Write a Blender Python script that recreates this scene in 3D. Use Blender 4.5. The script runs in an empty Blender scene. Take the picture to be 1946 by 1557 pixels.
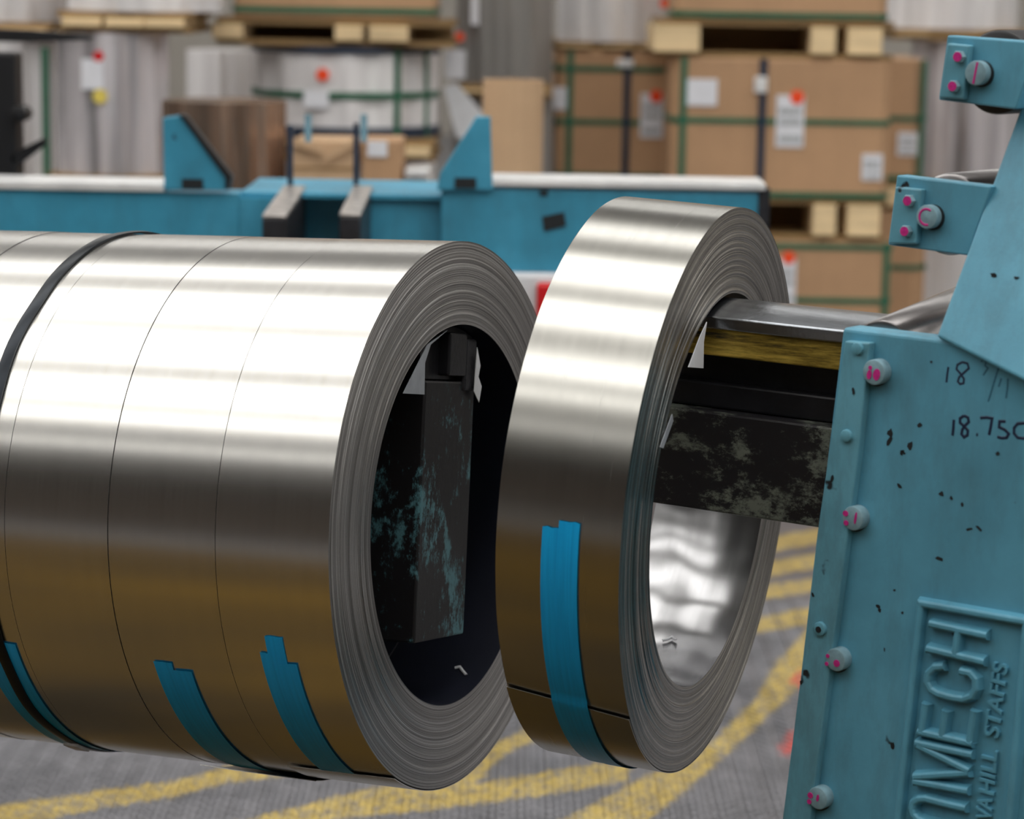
import bpy, math, random
from mathutils import Vector, Matrix
random.seed(7)
S = bpy.context.scene
COL = S.collection

# ------------------------------------------------------------------ camera
W, H = 1946.0, 1557.0
LENS = 85.0
F = W * LENS / 36.0
PITCH, ROLL, CAM_H = math.radians(10.0), math.radians(1.0), 1.7
CP = Vector((0, 0, CAM_H))
_f = Vector((0, math.cos(PITCH), -math.sin(PITCH)))
_r0 = Vector((1, 0, 0)); _u0 = Vector((0, math.sin(PITCH), math.cos(PITCH)))
_r = _r0 * math.cos(ROLL) + _u0 * math.sin(ROLL)      # a world vertical leans to the right going down the frame
_u = _r.cross(_f)
cam = bpy.data.cameras.new('camera'); cam.lens = LENS; cam.sensor_width = 36.0; cam.sensor_fit = 'HORIZONTAL'
cam.dof.use_dof = True; cam.dof.focus_distance = 3.1; cam.dof.aperture_fstop = 4.3
cam.clip_start = 0.05; cam.clip_end = 200
co = bpy.data.objects.new('camera', cam); COL.objects.link(co)
co.matrix_world = Matrix((( _r.x, _u.x, -_f.x, CP.x), (_r.y, _u.y, -_f.y, CP.y), (_r.z, _u.z, -_f.z, CP.z), (0, 0, 0, 1)))
S.camera = co

# ------------------------------------------------------------------ world, exposure
wd = bpy.data.worlds.new('hall_air'); S.world = wd; wd.use_nodes = True
wd.node_tree.nodes['Background'].inputs[0].default_value = (0.55, 0.6, 0.65, 1)
wd.node_tree.nodes['Background'].inputs[1].default_value = 0.05
S.view_settings.view_transform = 'Standard'; S.view_settings.look = 'None'
S.view_settings.exposure = 0.0; S.view_settings.gamma = 1.0
S.view_settings.use_curve_mapping = False
STRIP_GLOW = 3.6          # strength of the unseen ceiling light rows

# ------------------------------------------------------------------ geometry helpers
def ray(px, py):
    return (_r * ((px - W / 2) / F) - _u * ((py - H / 2) / F) + _f)
def cam2world(x, y, z): return CP + _r * x - _u * y + _f * z
def camdir(x, y, z): return (_r * x - _u * y + _f * z).normalized()
def at(px, py, Y):
    d = ray(px, py); return CP + d * (Y / d.y)
def onfloor(px, py, z=0.0):
    d = ray(px, py); return CP + d * ((z - CP.z) / d.z)

MW = {}
def mw(o): return MW.get(o.name, Matrix.Identity(4))
def props(o, label=None, cat=None, group=None, kind=None):
    if label: o['label'] = label
    if cat: o['category'] = cat
    if group: o['group'] = group
    if kind: o['kind'] = kind
    return o
def empty(name, M, label, cat, group=None):
    o = bpy.data.objects.new(name, None); COL.objects.link(o)
    if isinstance(M, Vector): M = Matrix.Translation(M)
    o.matrix_world = M; MW[o.name] = M.copy(); o.empty_display_size = 0.1
    return props(o, label, cat, group)
def link(name, me, parent=None):
    o = bpy.data.objects.new(name, me); COL.objects.link(o)
    if parent is not None:
        o.parent = parent; MW[o.name] = mw(parent)
    return o
def obj(name, V, Fc, mat, parent=None, local=False, smooth=False, bevel=0, seg=2, angle=0.6):
    """one mesh object; V in world space unless local"""
    me = bpy.data.meshes.new(name)
    if parent is not None:
        if not local:
            I = mw(parent).inverted(); V = [I @ Vector(v) for v in V]
        o = link(name, me, parent)
    else:
        xs = [v[0] for v in V]; ys = [v[1] for v in V]; zs = [v[2] for v in V]
        base = Vector(((min(xs) + max(xs)) / 2, (min(ys) + max(ys)) / 2, min(zs)))
        V = [Vector(v) - base for v in V]
        o = link(name, me); o.location = base; MW[o.name] = Matrix.Translation(base)
    me.from_pydata([tuple(v) for v in V], [], Fc); me.validate(); me.update()
    me.materials.append(mat)
    if smooth:
        me.polygons.foreach_set('use_smooth', [True] * len(me.polygons))
        if smooth == 'auto':
            me.set_sharp_from_angle(angle=angle)
    if bevel:
        b = o.modifiers.new('bevel', 'BEVEL'); b.width = bevel; b.segments = seg; b.limit_method = 'ANGLE'; b.angle_limit = 0.6
    return o
def join(*parts):
    V = []; Fc = []
    for v, f in parts:
        n = len(V); V += [Vector(p) for p in v]; Fc += [[i + n for i in q] for q in f]
    return V, Fc
def boxg(x0, x1, y0, y1, z0, z1, M=None):
    V = [Vector(p) for p in ((x0,y0,z0),(x1,y0,z0),(x1,y1,z0),(x0,y1,z0),(x0,y0,z1),(x1,y0,z1),(x1,y1,z1),(x0,y1,z1))]
    if M: V = [M @ v for v in V]
    return V, [[0,3,2,1],[4,5,6,7],[0,1,5,4],[1,2,6,5],[2,3,7,6],[3,0,4,7]]
def prismg(pts, a, b):
    """pts: list of 3-vectors (a flat outline, counter-clockwise seen from the a side); swept from offset a to offset b (vectors)"""
    n = len(pts); V = [Vector(p) + a for p in pts] + [Vector(p) + b for p in pts]
    Fc = [list(range(n)), list(range(2 * n - 1, n - 1, -1))]
    Fc += [[i, i + n, (i + 1) % n + n, (i + 1) % n] for i in range(n)]
    return V, Fc
def cylg(p0, p1, r, n=32, r1=None, caps=True, rim=0.0):
    p0 = Vector(p0); p1 = Vector(p1); ax = (p1 - p0); L = ax.length; ax.normalize()
    t = Vector((0, 0, 1)) if abs(ax.z) < 0.9 else Vector((1, 0, 0))
    u = ax.cross(t).normalized(); v = ax.cross(u)
    r1 = r if r1 is None else r1
    rings = [(0, r), (L, r1)] if not rim else [(0, r - rim), (rim * .3, r - rim * .3), (rim, r), (L - rim, r1), (L - rim * .3, r1 - rim * .3), (L, r1 - rim)]
    V = []; Fc = []
    for (d, rr) in rings:
        for k in range(n):
            a = 2 * math.pi * k / n; V.append(p0 + ax * d + (u * math.cos(a) + v * math.sin(a)) * rr)
    for j in range(len(rings) - 1):
        for k in range(n):
            Fc.append([j * n + k, j * n + (k + 1) % n, (j + 1) * n + (k + 1) % n, (j + 1) * n + k])
    if caps:
        Fc.append(list(range(n - 1, -1, -1))); m = (len(rings) - 1) * n; Fc.append(list(range(m, m + n)))
    return V, Fc
def sweepg(pts, nrm, w, h, sink=0.0, closed=False):
    """ridge of trapezoid section laid along a polyline on a surface with normal nrm"""
    pts = [Vector(p) for p in pts]; n = len(pts); V = []; Fc = []
    nrm = nrm.normalized()
    for i, p in enumerate(pts):
        a = pts[i - 1] if (i > 0 or closed) else p; b = pts[(i + 1) % n] if (i < n - 1 or closed) else p
        d1 = (p - a).normalized() if (p - a).length > 1e-9 else (b - p).normalized()
        d2 = (b - p).normalized() if (b - p).length > 1e-9 else d1
        s1 = nrm.cross(d1); s2 = nrm.cross(d2); s = (s1 + s2).normalized()
        k = 1 / max(0.5, s.dot(s1)); s = s * k
        for q, e in ((-w, -sink), (-w * .62, h * .85), (-w * .3, h), (w * .3, h), (w * .62, h * .85), (w, -sink)): V.append(p + s * q + nrm * e)
    m = 6
    for i in range(n if closed else n - 1):
        j = (i + 1) % n
        for k in range(m): Fc.append([i * m + k, j * m + k, j * m + (k + 1) % m, i * m + (k + 1) % m])
    if not closed:
        Fc.append([m - 1 - k for k in range(m)]); Fc.append([(n - 1) * m + k for k in range(m)])
    return V, Fc

# ------------------------------------------------------------------ materials
def nt(name):
    m = bpy.data.materials.new(name); m.use_nodes = True
    t = m.node_tree; return m, t, t.nodes['Principled BSDF']
def N(t, kind, **kw):
    n = t.nodes.new(kind)
    for k, v in kw.items(): setattr(n, k, v)
    return n
def setc(sock, v):
    sock.default_value = (*v, 1) if len(v) == 3 else v
def ramp(t, src, stops):
    r = N(t, 'ShaderNodeValToRGB'); el = r.color_ramp.elements
    while len(el) < len(stops): el.new(0.5)
    for e, (p, c) in zip(el, stops): e.position = p; e.color = (*c, 1) if len(c) == 3 else c
    t.links.new(src, r.inputs[0]); return r.outputs[0]
def noise(t, scale, detail=4, rough=0.55, vec=None, stretch=None, coord='Object', dim='3D'):
    n = N(t, 'ShaderNodeTexNoise'); n.inputs['Scale'].default_value = scale
    n.inputs['Detail'].default_value = detail; n.inputs['Roughness'].default_value = rough
    if vec is None:
        tc = N(t, 'ShaderNodeTexCoord'); vec = tc.outputs[coord]
    if stretch:
        mp = N(t, 'ShaderNodeMapping'); mp.inputs['Scale'].default_value = stretch
        t.links.new(vec, mp.inputs[0]); vec = mp.outputs[0]
    t.links.new(vec, n.inputs['Vector']); return n.outputs['Fac']
def mixc(t, fac, a, b):
    m = N(t, 'ShaderNodeMix', data_type='RGBA')
    if isinstance(fac, (int, float)): m.inputs[0].default_value = fac
    else: t.links.new(fac, m.inputs[0])
    for s, v in ((m.inputs[6], a), (m.inputs[7], b)):
        if isinstance(v, (tuple, list)): setc(s, v)
        else: t.links.new(v, s)
    return m.outputs[2]
def bump(t, b, h, strength, dist):
    n = N(t, 'ShaderNodeBump'); n.inputs['Strength'].default_value = strength; n.inputs['Distance'].default_value = dist
    t.links.new(h, n.inputs['Height']); t.links.new(n.outputs[0], b.inputs['Normal'])
def plain(name, col, rough=0.5, metal=0.0, var=0.25, scale=6, bmp=0.0, stretch=None, spec=0.5):
    m, t, b = nt(name)
    n = noise(t, scale, 5, 0.6, stretch=stretch)
    lo = tuple(c * (1 - var) for c in col); hi = tuple(min(1, c * (1 + var)) for c in col)
    t.links.new(ramp(t, n, [(0.25, lo), (0.75, hi)]), b.inputs['Base Color'])
    b.inputs['Roughness'].default_value = rough; b.inputs['Metallic'].default_value = metal
    b.inputs['Specular IOR Level'].default_value = spec
    if bmp: bump(t, b, noise(t, scale * 6, 4), 0.4, bmp)
    return m
def emit(name, col, k):
    m, t, b = nt(name); setc(b.inputs['Base Color'], (.8, .8, .8)); setc(b.inputs['Emission Color'], col); b.inputs['Emission Strength'].default_value = k
    return m
def chipped_paint(name, col, chips=0.64, rough=0.42, dirt=0.5):
    """machine paint: faded and cleaner patches, grime streaks, black chips where it is knocked off"""
    m, t, b = nt(name)
    big = noise(t, 4.0, 6, 0.6); fine = noise(t, 55, 5, 0.7)
    c = ramp(t, big, [(0.25, tuple(x * .72 for x in col)), (0.5, col), (0.75, tuple(min(1, x * 1.25 + .02) for x in col))])
    g = ramp(t, noise(t, 9, 8, 0.72, stretch=(1.6, 1.6, 0.5)), [(0.46, (0, 0, 0)), (0.72, (1, 1, 1))])
    mul = N(t, 'ShaderNodeMath', operation='MULTIPLY'); mul.inputs[1].default_value = dirt
    t.links.new(g, mul.inputs[0])
    c = mixc(t, mul.outputs[0], c, (col[0] * .45 + .02, col[1] * .38 + .015, col[2] * .34 + .01))
    sp = ramp(t, noise(t, 26, 3, 0.5), [(chips, (0, 0, 0)), (chips + .03, (1, 1, 1))])
    sp2 = ramp(t, fine, [(chips + .06, (0, 0, 0)), (chips + .1, (1, 1, 1))])
    mx = N(t, 'ShaderNodeMath', operation='MAXIMUM'); t.links.new(sp, mx.inputs[0]); t.links.new(sp2, mx.inputs[1])
    c = mixc(t, mx.outputs[0], c, (.012, .016, .02))
    t.links.new(c, b.inputs['Base Color']); b.inputs['Roughness'].default_value = rough
    inv = N(t, 'ShaderNodeMath', operation='MULTIPLY_ADD'); inv.inputs[1].default_value = -1.0; t.links.new(mx.outputs[0], inv.inputs[0]); t.links.new(fine, inv.inputs[2])
    bump(t, b, inv.outputs[0], 0.35, 0.0012)
    return m
def coil_coords(t):
    """object space of a coil: x along its axis; returns (x, radial direction, radius) sockets"""
    tc = N(t, 'ShaderNodeTexCoord'); sp = N(t, 'ShaderNodeSeparateXYZ'); t.links.new(tc.outputs['Object'], sp.inputs[0])
    cb = N(t, 'ShaderNodeCombineXYZ'); t.links.new(sp.outputs[1], cb.inputs[1]); t.links.new(sp.outputs[2], cb.inputs[2])
    ln = N(t, 'ShaderNodeVectorMath', operation='LENGTH'); t.links.new(cb.outputs[0], ln.inputs[0])
    nm = N(t, 'ShaderNodeVectorMath', operation='NORMALIZE'); t.links.new(cb.outputs[0], nm.inputs[0])
    return sp.outputs[0], nm.outputs[0], ln.outputs['Value']
def combine(t, a, ka, dirv, kb):
    """noise coordinates: fine along a, slow round the coil"""
    m = N(t, 'ShaderNodeMath', operation='MULTIPLY'); m.inputs[1].default_value = ka; t.links.new(a, m.inputs[0])
    c = N(t, 'ShaderNodeCombineXYZ'); t.links.new(m.outputs[0], c.inputs[0])
    v = N(t, 'ShaderNodeVectorMath', operation='MULTIPLY_ADD'); v.inputs[1].default_value = (kb, kb, kb)
    t.links.new(dirv, v.inputs[0]); t.links.new(c.outputs[0], v.inputs[2]); return v.outputs[0]
def tangent(t, b, aniso, axis='X', rot=0.25):
    tg = N(t, 'ShaderNodeTangent', direction_type='RADIAL', axis=axis); t.links.new(tg.outputs[0], b.inputs['Tangent'])
    b.inputs['Anisotropic'].default_value = aniso; b.inputs['Anisotropic Rotation'].default_value = rot
def steel_strip(name, col=(.80, .785, .75), rough=0.235, aniso=0.6):
    m, t, b = nt(name); x, an, r = coil_coords(t)
    n1 = noise(t, 1.0, 4, 0.6, vec=combine(t, x, 420, an, 1.3))
    n2 = noise(t, 1.0, 3, 0.5, vec=combine(t, x, 60, an, 2.2))
    c = ramp(t, n2, [(0.2, tuple(v * .93 for v in col)), (0.8, col)])
    c = mixc(t, ramp(t, n1, [(0.72, (0, 0, 0)), (0.8, (.5, .5, .5))]), c, tuple(v * .7 for v in col))
    t.links.new(c, b.inputs['Base Color']); b.inputs['Metallic'].default_value = 1.0
    rr = N(t, 'ShaderNodeMapRange'); rr.inputs[3].default_value = rough * .85; rr.inputs[4].default_value = rough * 1.2
    t.links.new(n1, rr.inputs[0]); t.links.new(rr.outputs[0], b.inputs['Roughness'])
    tangent(t, b, aniso)
    bump(t, b, n1, 0.06, 0.0004)
    return m
def strip_edges(name, col, rough=0.42, k=0.5, dist=0.0006, aniso=0.0):
    """the wound edges of the strip seen on the end of a coil: hundreds of fine laps"""
    m, t, b = nt(name); x, an, r = coil_coords(t)
    n1 = noise(t, 1.0, 5, 0.75, vec=combine(t, r, 850, an, 0.4))
    n2 = noise(t, 1.0, 3, 0.5, vec=combine(t, r, 120, an, 0.7))
    c = ramp(t, n1, [(0.32, tuple(v * .15 for v in col)), (0.5, tuple(v * .75 for v in col)), (0.68, tuple(min(1, v * 1.9) for v in col))])
    c = mixc(t, ramp(t, n2, [(0.5, (0, 0, 0)), (0.75, (.4, .4, .4))]), c, tuple(v * .5 for v in col))
    t.links.new(c, b.inputs['Base Color']); b.inputs['Metallic'].default_value = 1.0; b.inputs['Roughness'].default_value = rough
    ad = N(t, 'ShaderNodeMath', operation='ADD'); t.links.new(n1, ad.inputs[0]); t.links.new(n2, ad.inputs[1])
    bump(t, b, ad.outputs[0], k, dist)
    if aniso: tangent(t, b, aniso)
    return m

M_STEEL = steel_strip('brushed_steel_strip')
M_STEEL2 = steel_strip('brushed_steel_strip_loose', col=(.52, .51, .475), rough=0.25, aniso=0.6)
M_EDGE = strip_edges('wound_strip_edges', (.56, .54, .53), rough=.40, k=.7, dist=.0007, aniso=.5)
M_EDGE2 = strip_edges('wound_strip_edges_dark', (.46, .44, .41), rough=0.27, k=0.6, dist=0.0006, aniso=.8)
M_BORE = steel_strip('bore_steel', col=(.40, .40, .41), rough=0.22, aniso=0.2)
_t = M_BORE.node_tree; _b = _t.nodes['Principled BSDF']
bump(_t, _b, noise(_t, 6, 2, .5, stretch=(.9, 1, .6)), .7, .03)
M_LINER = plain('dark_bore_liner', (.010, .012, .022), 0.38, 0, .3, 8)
M_TAPE = None
def tape_material():
    m, t, b = nt('blue_tape'); x, an, r = coil_coords(t)
    n1 = noise(t, 1.0, 4, 0.6, vec=combine(t, x, 260, an, 3))
    t.links.new(ramp(t, n1, [(0.3, (.0, .30, .66)), (0.7, (.005, .40, .80))]), b.inputs['Base Color'])
    b.inputs['Roughness'].default_value = 0.34; bump(t, b, n1, 0.25, 0.0006); return m
M_TAPE = tape_material()
M_STRAP = plain('black_steel_strapping', (.010, .014, .020), 0.28, 0.6, .3, 40)
M_BLUE = chipped_paint('blue_machine_paint', (.10, .33, .46), chips=0.73)
M_BLUE_EDGE = chipped_paint('blue_strip_paint', (.115, .33, .43), chips=0.67, dirt=.7)
M_BLUE_FAR = chipped_paint('blue_frame_paint', (.045, .28, .43), chips=0.72, dirt=.35)
M_PALE = plain('worn_pale_paint', (.20, .33, .385), 0.5, 0, .3, 60)
M_PINK = plain('pink_marker_paint', (.52, .02, .22), 0.4, 0, .25, 300)
M_INK = plain('black_marker_ink', (.006, .016, .05), 0.45, 0, .4, 300)
M_FADED = plain('faded_marker_ink', (.025, .13, .2), 0.5, 0, .4, 400)
M_CHIP_SHADE = plain('bare_chip_and_shade', (.008, .011, .014), 0.6, 0, .3, 200)  # black for bare chips and holes, also for the painted pin shadows
M_GREASE = plain('greasy_black_steel', (.014, .014, .017), 0.33, 0.3, .6, 18, bmp=.001)
M_DARKCAP = plain('polished_dark_steel', (.34, .36, .39), 0.26, 1.0, .5, 22, stretch=(.15, 1, 1), bmp=.0008)
M_CHROME = plain('worn_roller_steel', (.42, .40, .40), 0.26, 1.0, .3, 14)
M_RUBBER = plain('black_roller_rubber', (.012, .011, .012), 0.4, 0, .3, 20)
M_PAPER = plain('white_paper', (.68, .69, .72), 0.7, 0, .08, 20)
M_PAPER2 = plain('grey_interleaf_paper', (.30, .32, .35), 0.6, 0, .2, 30)
def worn_brass():
    m, t, b = nt('worn_brass_wear_strip'); n = noise(t, 9, 7, 0.75, stretch=(.5, 3, 9))
    t.links.new(ramp(t, n, [(0.36, (.012, .011, .008)), (0.45, (.22, .15, .025)), (0.62, (.78, .55, .11))]), b.inputs['Base Color'])
    t.links.new(ramp(t, n, [(0.36, (.1, .1, .1)), (0.5, (.6, .6, .6))]), b.inputs['Metallic']); b.inputs['Roughness'].default_value = 0.42
    bump(t, b, n, .3, .001); return m
M_BRASS = worn_brass()
def scuffed_black(name, chip, lo=.58, scale=14, stretch=(1, 1, 1)):
    """black arm with scuffed-through lighter paint"""
    m, t, b = nt(name)
    k = noise(t, scale, 9, 0.8, stretch=stretch); z = noise(t, 7, 3, 0.5)
    ml = N(t, 'ShaderNodeMath', operation='MULTIPLY_ADD'); ml.inputs[1].default_value = .55; t.links.new(z, ml.inputs[0]); t.links.new(k, ml.inputs[2])
    c = mixc(t, ramp(t, ml.outputs[0], [(lo, (0, 0, 0)), (lo + .09, (1, 1, 1))]), (.011, .010, .012), chip)
    t.links.new(c, b.inputs['Base Color']); b.inputs['Roughness'].default_value = 0.42
    bump(t, b, k, .4, .0015); return m
M_SCUFF = scuffed_black('scuffed_black_arm', (.15, .165, .135), .755, 30, (.6, 1, 1))
M_SCUFF2 = scuffed_black('scuffed_black_arm_teal', (.10, .25, .29), .815, 46, (1, 1, .6))
def cardboard(name, col):
    m, t, b = nt(name)
    n = noise(t, 2.2, 5, .6); l = noise(t, 60, 2, .5, stretch=(1, 1, .04))
    c = ramp(t, n, [(0.25, tuple(v * .8 for v in col)), (0.75, tuple(min(1, v * 1.1) for v in col))])
    c = mixc(t, ramp(t, l, [(0.45, (0, 0, 0)), (0.9, (.3, .3, .3))]), c, tuple(v * .7 for v in col))
    t.links.new(c, b.inputs['Base Color']); b.inputs['Roughness'].default_value = 0.65; return m
M_CARD = cardboard('brown_cardboard', (.50, .30, .165))
M_CARD2 = cardboard('pale_cardboard', (.60, .40, .24))
M_WOOD = plain('pallet_pine', (.78, .59, .34), 0.65, 0, .28, 7, stretch=(.4, 3, 3))
M_WOODD = plain('dark_pallet_wood', (.26, .16, .065), 0.7, 0, .4, 5, stretch=(.4, 3, 3))
M_GREEN = plain('green_plastic_strap', (.03, .13, .075), 0.4, 0, .2, 20)
M_NAVY = plain('dark_strap', (.018, .032, .06), 0.35, 0, .3, 20)
M_LABEL = plain('white_label', (.74, .75, .80), 0.55, 0, .06, 30)
M_PRINT = plain('grey_label_print', (.42, .44, .46), 0.55, 0, .4, 90)
M_ORANGE = plain('orange_red_sticker', (.95, .075, .012), 0.5, 0, .1, 30)
M_RED = plain('red_paint', (.62, .008, .012), 0.4, 0, .15, 10)
M_YEL = plain('yellow_sticker', (.75, .60, .12), 0.5, 0, .2, 30)
def film(name, col, rough=0.2, metal=0.75, lo=.3):
    """stretch film wrapped round a coil: shiny, with vertical creases"""
    m, t, b = nt(name)
    n = noise(t, 9, 5, .65, stretch=(1, 1, .05)); n2 = noise(t, 4, 5, .6)
    t.links.new(ramp(t, n, [(0.3, tuple(v * lo for v in col)), (0.55, col), (0.75, tuple(min(1, v * 1.3) for v in col))]), b.inputs['Base Color'])
    b.inputs['Roughness'].default_value = rough; b.inputs['Metallic'].default_value = metal
    ad = N(t, 'ShaderNodeMath', operation='ADD'); t.links.new(n, ad.inputs[0]); t.links.new(n2, ad.inputs[1])
    bump(t, b, ad.outputs[0], .5, .012); return m
M_FILM = film('silver_wrap_film', (.74, .70, .73), .18, .35, .24)
M_FILMW = film('white_wrap_film', (.84, .82, .83), 0.3, 0.1, .8)
M_FILMG = film('grey_wrap_film', (.28, .27, .26), 0.3, 0.2, .75)
M_BROWN_REFL = film('brown_reflection_steel', (.42, .29, .22), 0.22, .7, .4)  # brown colour stands in for cardboard reflected in bare steel
M_BLACK = plain('matt_black', (.006, .006, .008), 0.5, 0, .3, 10)
M_IRON = plain('dark_iron', (.030, .030, .036), 0.4, .4, .5, 30, bmp=.002)
M_RAIL = plain('bright_rail_steel', (.88, .88, .89), 0.3, .3, .15, 10)
M_GALV = plain('worn_bar_top', (.45, .42, .40), 0.35, .6, .5, 40)
M_PANEL = plain('white_cabinet_panel', (.66, .67, .70), 0.45, 0, .05, 6)

# ------------------------------------------------------------------ hall shell
# the hall runs parallel to the coil stack
YAW = -0.4117
E1 = Vector((math.cos(YAW), math.sin(YAW), 0)); E2 = Vector((-math.sin(YAW), math.cos(YAW), 0))
HC = Vector((-0.1, 3.15, 0))
def hall(a, b, z): return HC + E1 * a + E2 * b + Vector((0, 0, z))
def hbox(a0, a1, b0, b1, z0, z1):
    V, Fc = boxg(a0, a1, b0, b1, z0, z1); return [hall(*v) for v in V], Fc
CEIL = 7.5
def floor_material():
    m, t, b = nt('hall_floor')
    n = noise(t, 1.5, 8, .65); n2 = noise(t, 22, 5, .7)
    c = ramp(t, n, [(0.3, (.10, .098, .105)), (0.7, (.19, .185, .19))])
    c = mixc(t, ramp(t, n2, [(0.45, (0, 0, 0)), (0.75, (.5, .5, .5))]), c, (.07, .07, .075))
    t.links.new(c, b.inputs['Base Color']); b.inputs['Roughness'].default_value = 0.5; bump(t, b, n2, .3, .003); return m
M_FLOOR = floor_material()
M_CEIL = plain('ceiling_sheeting', (.62, .62, .60), 0.7, 0, .05, 2)
M_WALL = plain('wall_cladding', (.40, .37, .33), 0.7, 0, .12, 1.2)
M_WALL2 = plain('dark_brown_cladding', (.11, .085, .07), 0.7, 0, .12, 1.2)
fl = obj('floor', *hbox(-24, 24, -20, 22, -.2, 0), M_FLOOR); props(fl, kind='structure')
for nm, g, w2_ in (('wall_back', hbox(-24, 24, 22, 22.3, 0, CEIL), 0), ('wall_front', hbox(-24, 24, -20.3, -20, 0, CEIL), 1),
              ('wall_left', hbox(-24.3, -24, -20, 22, 0, CEIL), 0), ('wall_right', hbox(24, 24.3, -20, 22, 0, CEIL), 0)):
    props(obj(nm, *g, M_WALL2 if w2_ else M_WALL), kind='structure')
# unseen ceiling light rows, set to give the bands reflected on the coils (distance towards the camera side)
M_STRIPLIGHT = emit('ceiling_strip_light', (1.0, .985, .95), STRIP_GLOW)
STRIPS = [(-19.0, .9), (-13.0, .65), (-4.3, .6), (-1.0, .85), (1.75, .85), (4.7, .75), (7.2, .5), (11.2, .32)]
cuts = sorted([(-d - w, -d + w) for d, w in STRIPS])
b0 = -20.0; sheets = []
for lo, hi in cuts:
    sheets.append((b0, lo)); b0 = hi
sheets.append((b0, 22.0))
props(obj('ceiling', *join(*[hbox(-24, 24, s, e, CEIL, CEIL + .15) for s, e in sheets]), M_CEIL), kind='structure')
for i, (lo, hi) in enumerate(cuts):
    props(obj('ceiling_light_%d' % (i + 1), *hbox(-24, 24, lo, hi, CEIL + .05, CEIL + .1), M_STRIPLIGHT), kind='structure')

# --- floor markings, tread plate
STRIPES = [
    [(-60,1552),(0,1536),(200,1506),(330,1490),(470,1452),(600,1448),(560,1478),(440,1490),(360,1514),(200,1540),(0,1580),(-60,1590)],
    [(420,1575),(560,1540),(640,1518),(760,1492),(900,1440),(1010,1385),(1040,1400),(960,1436),(900,1496),(1195,1446),(1195,1490),(920,1532),(760,1550),(640,1560),(560,1590)],
    [(1060,1570),(1213,1487),(1348,1420),(1440,1330),(1470,1270),(1527,1209),(1600,1110),(1700,1060),(1700,1180),(1522,1307),(1392,1428),(1285,1522),(1200,1590)],
    [(1200,1090),(1482,1020),(1600,1000),(1600,1030),(1482,1048),(1200,1120)],
    [(1200,1135),(1473,1068),(1600,1045),(1600,1072),(1473,1096),(1200,1165)],
    [(1200,1180),(1464,1114),(1600,1095),(1600,1118),(1464,1140),(1200,1210)],
    [(1200,1240),(1446,1177),(1600,1145),(1600,1180),(1446,1205),(1200,1275)],
]
REDS = [[(1480,1425),(1500,1395),(1530,1390),(1530,1420),(1495,1440)], [(1500,1300),(1520,1275),(1540,1290),(1530,1315)]]
FP = [[onfloor(*p) for p in s] for s in STRIPES]; FR = [[onfloor(*p) for p in s] for s in REDS]
def inside(poly, x, y):
    c = False; n = len(poly); j = n - 1
    for i in range(n):
        a, b = poly[i], poly[j]
        if (a.y > y) != (b.y > y) and x < (b.x - a.x) * (y - a.y) / (b.y - a.y) + a.x: c = not c
        j = i
    return c
def paint_at(x, y):
    p = 1.0 if any(inside(s, x, y) for s in FP) else 0.0
    return p, (1.0 if any(inside(s, x, y) for s in FR) else 0.0)
def tread_material():
    m, t, b = nt('painted_tread_plate')
    a = N(t, 'ShaderNodeAttribute', attribute_name='paint'); r = N(t, 'ShaderNodeAttribute', attribute_name='red')
    n = noise(t, 7, 8, .7); n2 = noise(t, 40, 4, .7)
    base = ramp(t, n, [(0.3, (.085, .084, .092)), (0.7, (.175, .17, .185))])
    wear = ramp(t, n2, [(0.36, (.15, .15, .15)), (0.56, (1, 1, 1))])
    ml = N(t, 'ShaderNodeMath', operation='MULTIPLY'); t.links.new(a.outputs['Fac'], ml.inputs[0]); t.links.new(wear, ml.inputs[1])
    c = mixc(t, ml.outputs[0], base, ramp(t, n, [(0.3, (.40, .285, .07)), (0.7, (.60, .46, .16))]))
    ml2 = N(t, 'ShaderNodeMath', operation='MULTIPLY'); t.links.new(r.outputs['Fac'], ml2.inputs[0]); t.links.new(wear, ml2.inputs[1])
    c = mixc(t, ml2.outputs[0], c, (.6, .09, .07))
    t.links.new(c, b.inputs['Base Color']); b.inputs['Roughness'].default_value = 0.42; return m
M_TREAD = tread_material()
M_RIB = tread_material(); M_RIB.name = 'glint_tread_crown'  # lighter colour on the rib crowns stands in for glints
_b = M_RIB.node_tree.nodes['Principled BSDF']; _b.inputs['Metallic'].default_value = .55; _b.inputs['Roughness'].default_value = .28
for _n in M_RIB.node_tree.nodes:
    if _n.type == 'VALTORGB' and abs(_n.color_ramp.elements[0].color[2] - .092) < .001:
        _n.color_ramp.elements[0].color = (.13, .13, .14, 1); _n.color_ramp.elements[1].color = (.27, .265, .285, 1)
def with_paint(o):
    me = o.data; pa = me.attributes.new('paint', 'FLOAT', 'POINT'); ra = me.attributes.new('red', 'FLOAT', 'POINT')
    P = []; R = []; L = o.location if o.parent is None else Vector((0, 0, 0))
    for v in me.vertices:
        p, r = paint_at(v.co.x + L.x, v.co.y + L.y); P.append(p); R.append(r)
    pa.data.foreach_set('value', P); ra.data.foreach_set('value', R)
TX0, TX1, TY0, TY1, ST = -1.75, 1.75, 4.35, 8.0, 0.02
nx = int((TX1 - TX0) / ST) + 1; ny = int((TY1 - TY0) / ST) + 1
V = [(TX0 + i * ST, TY0 + j * ST, .004) for j in range(ny) for i in range(nx)]
Fc = [[j * nx + i, j * nx + i + 1, (j + 1) * nx + i + 1, (j + 1) * nx + i] for j in range(ny - 1) for i in range(nx - 1)]
plate = obj('tread_plate', V, Fc, M_TREAD, fl); 
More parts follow.
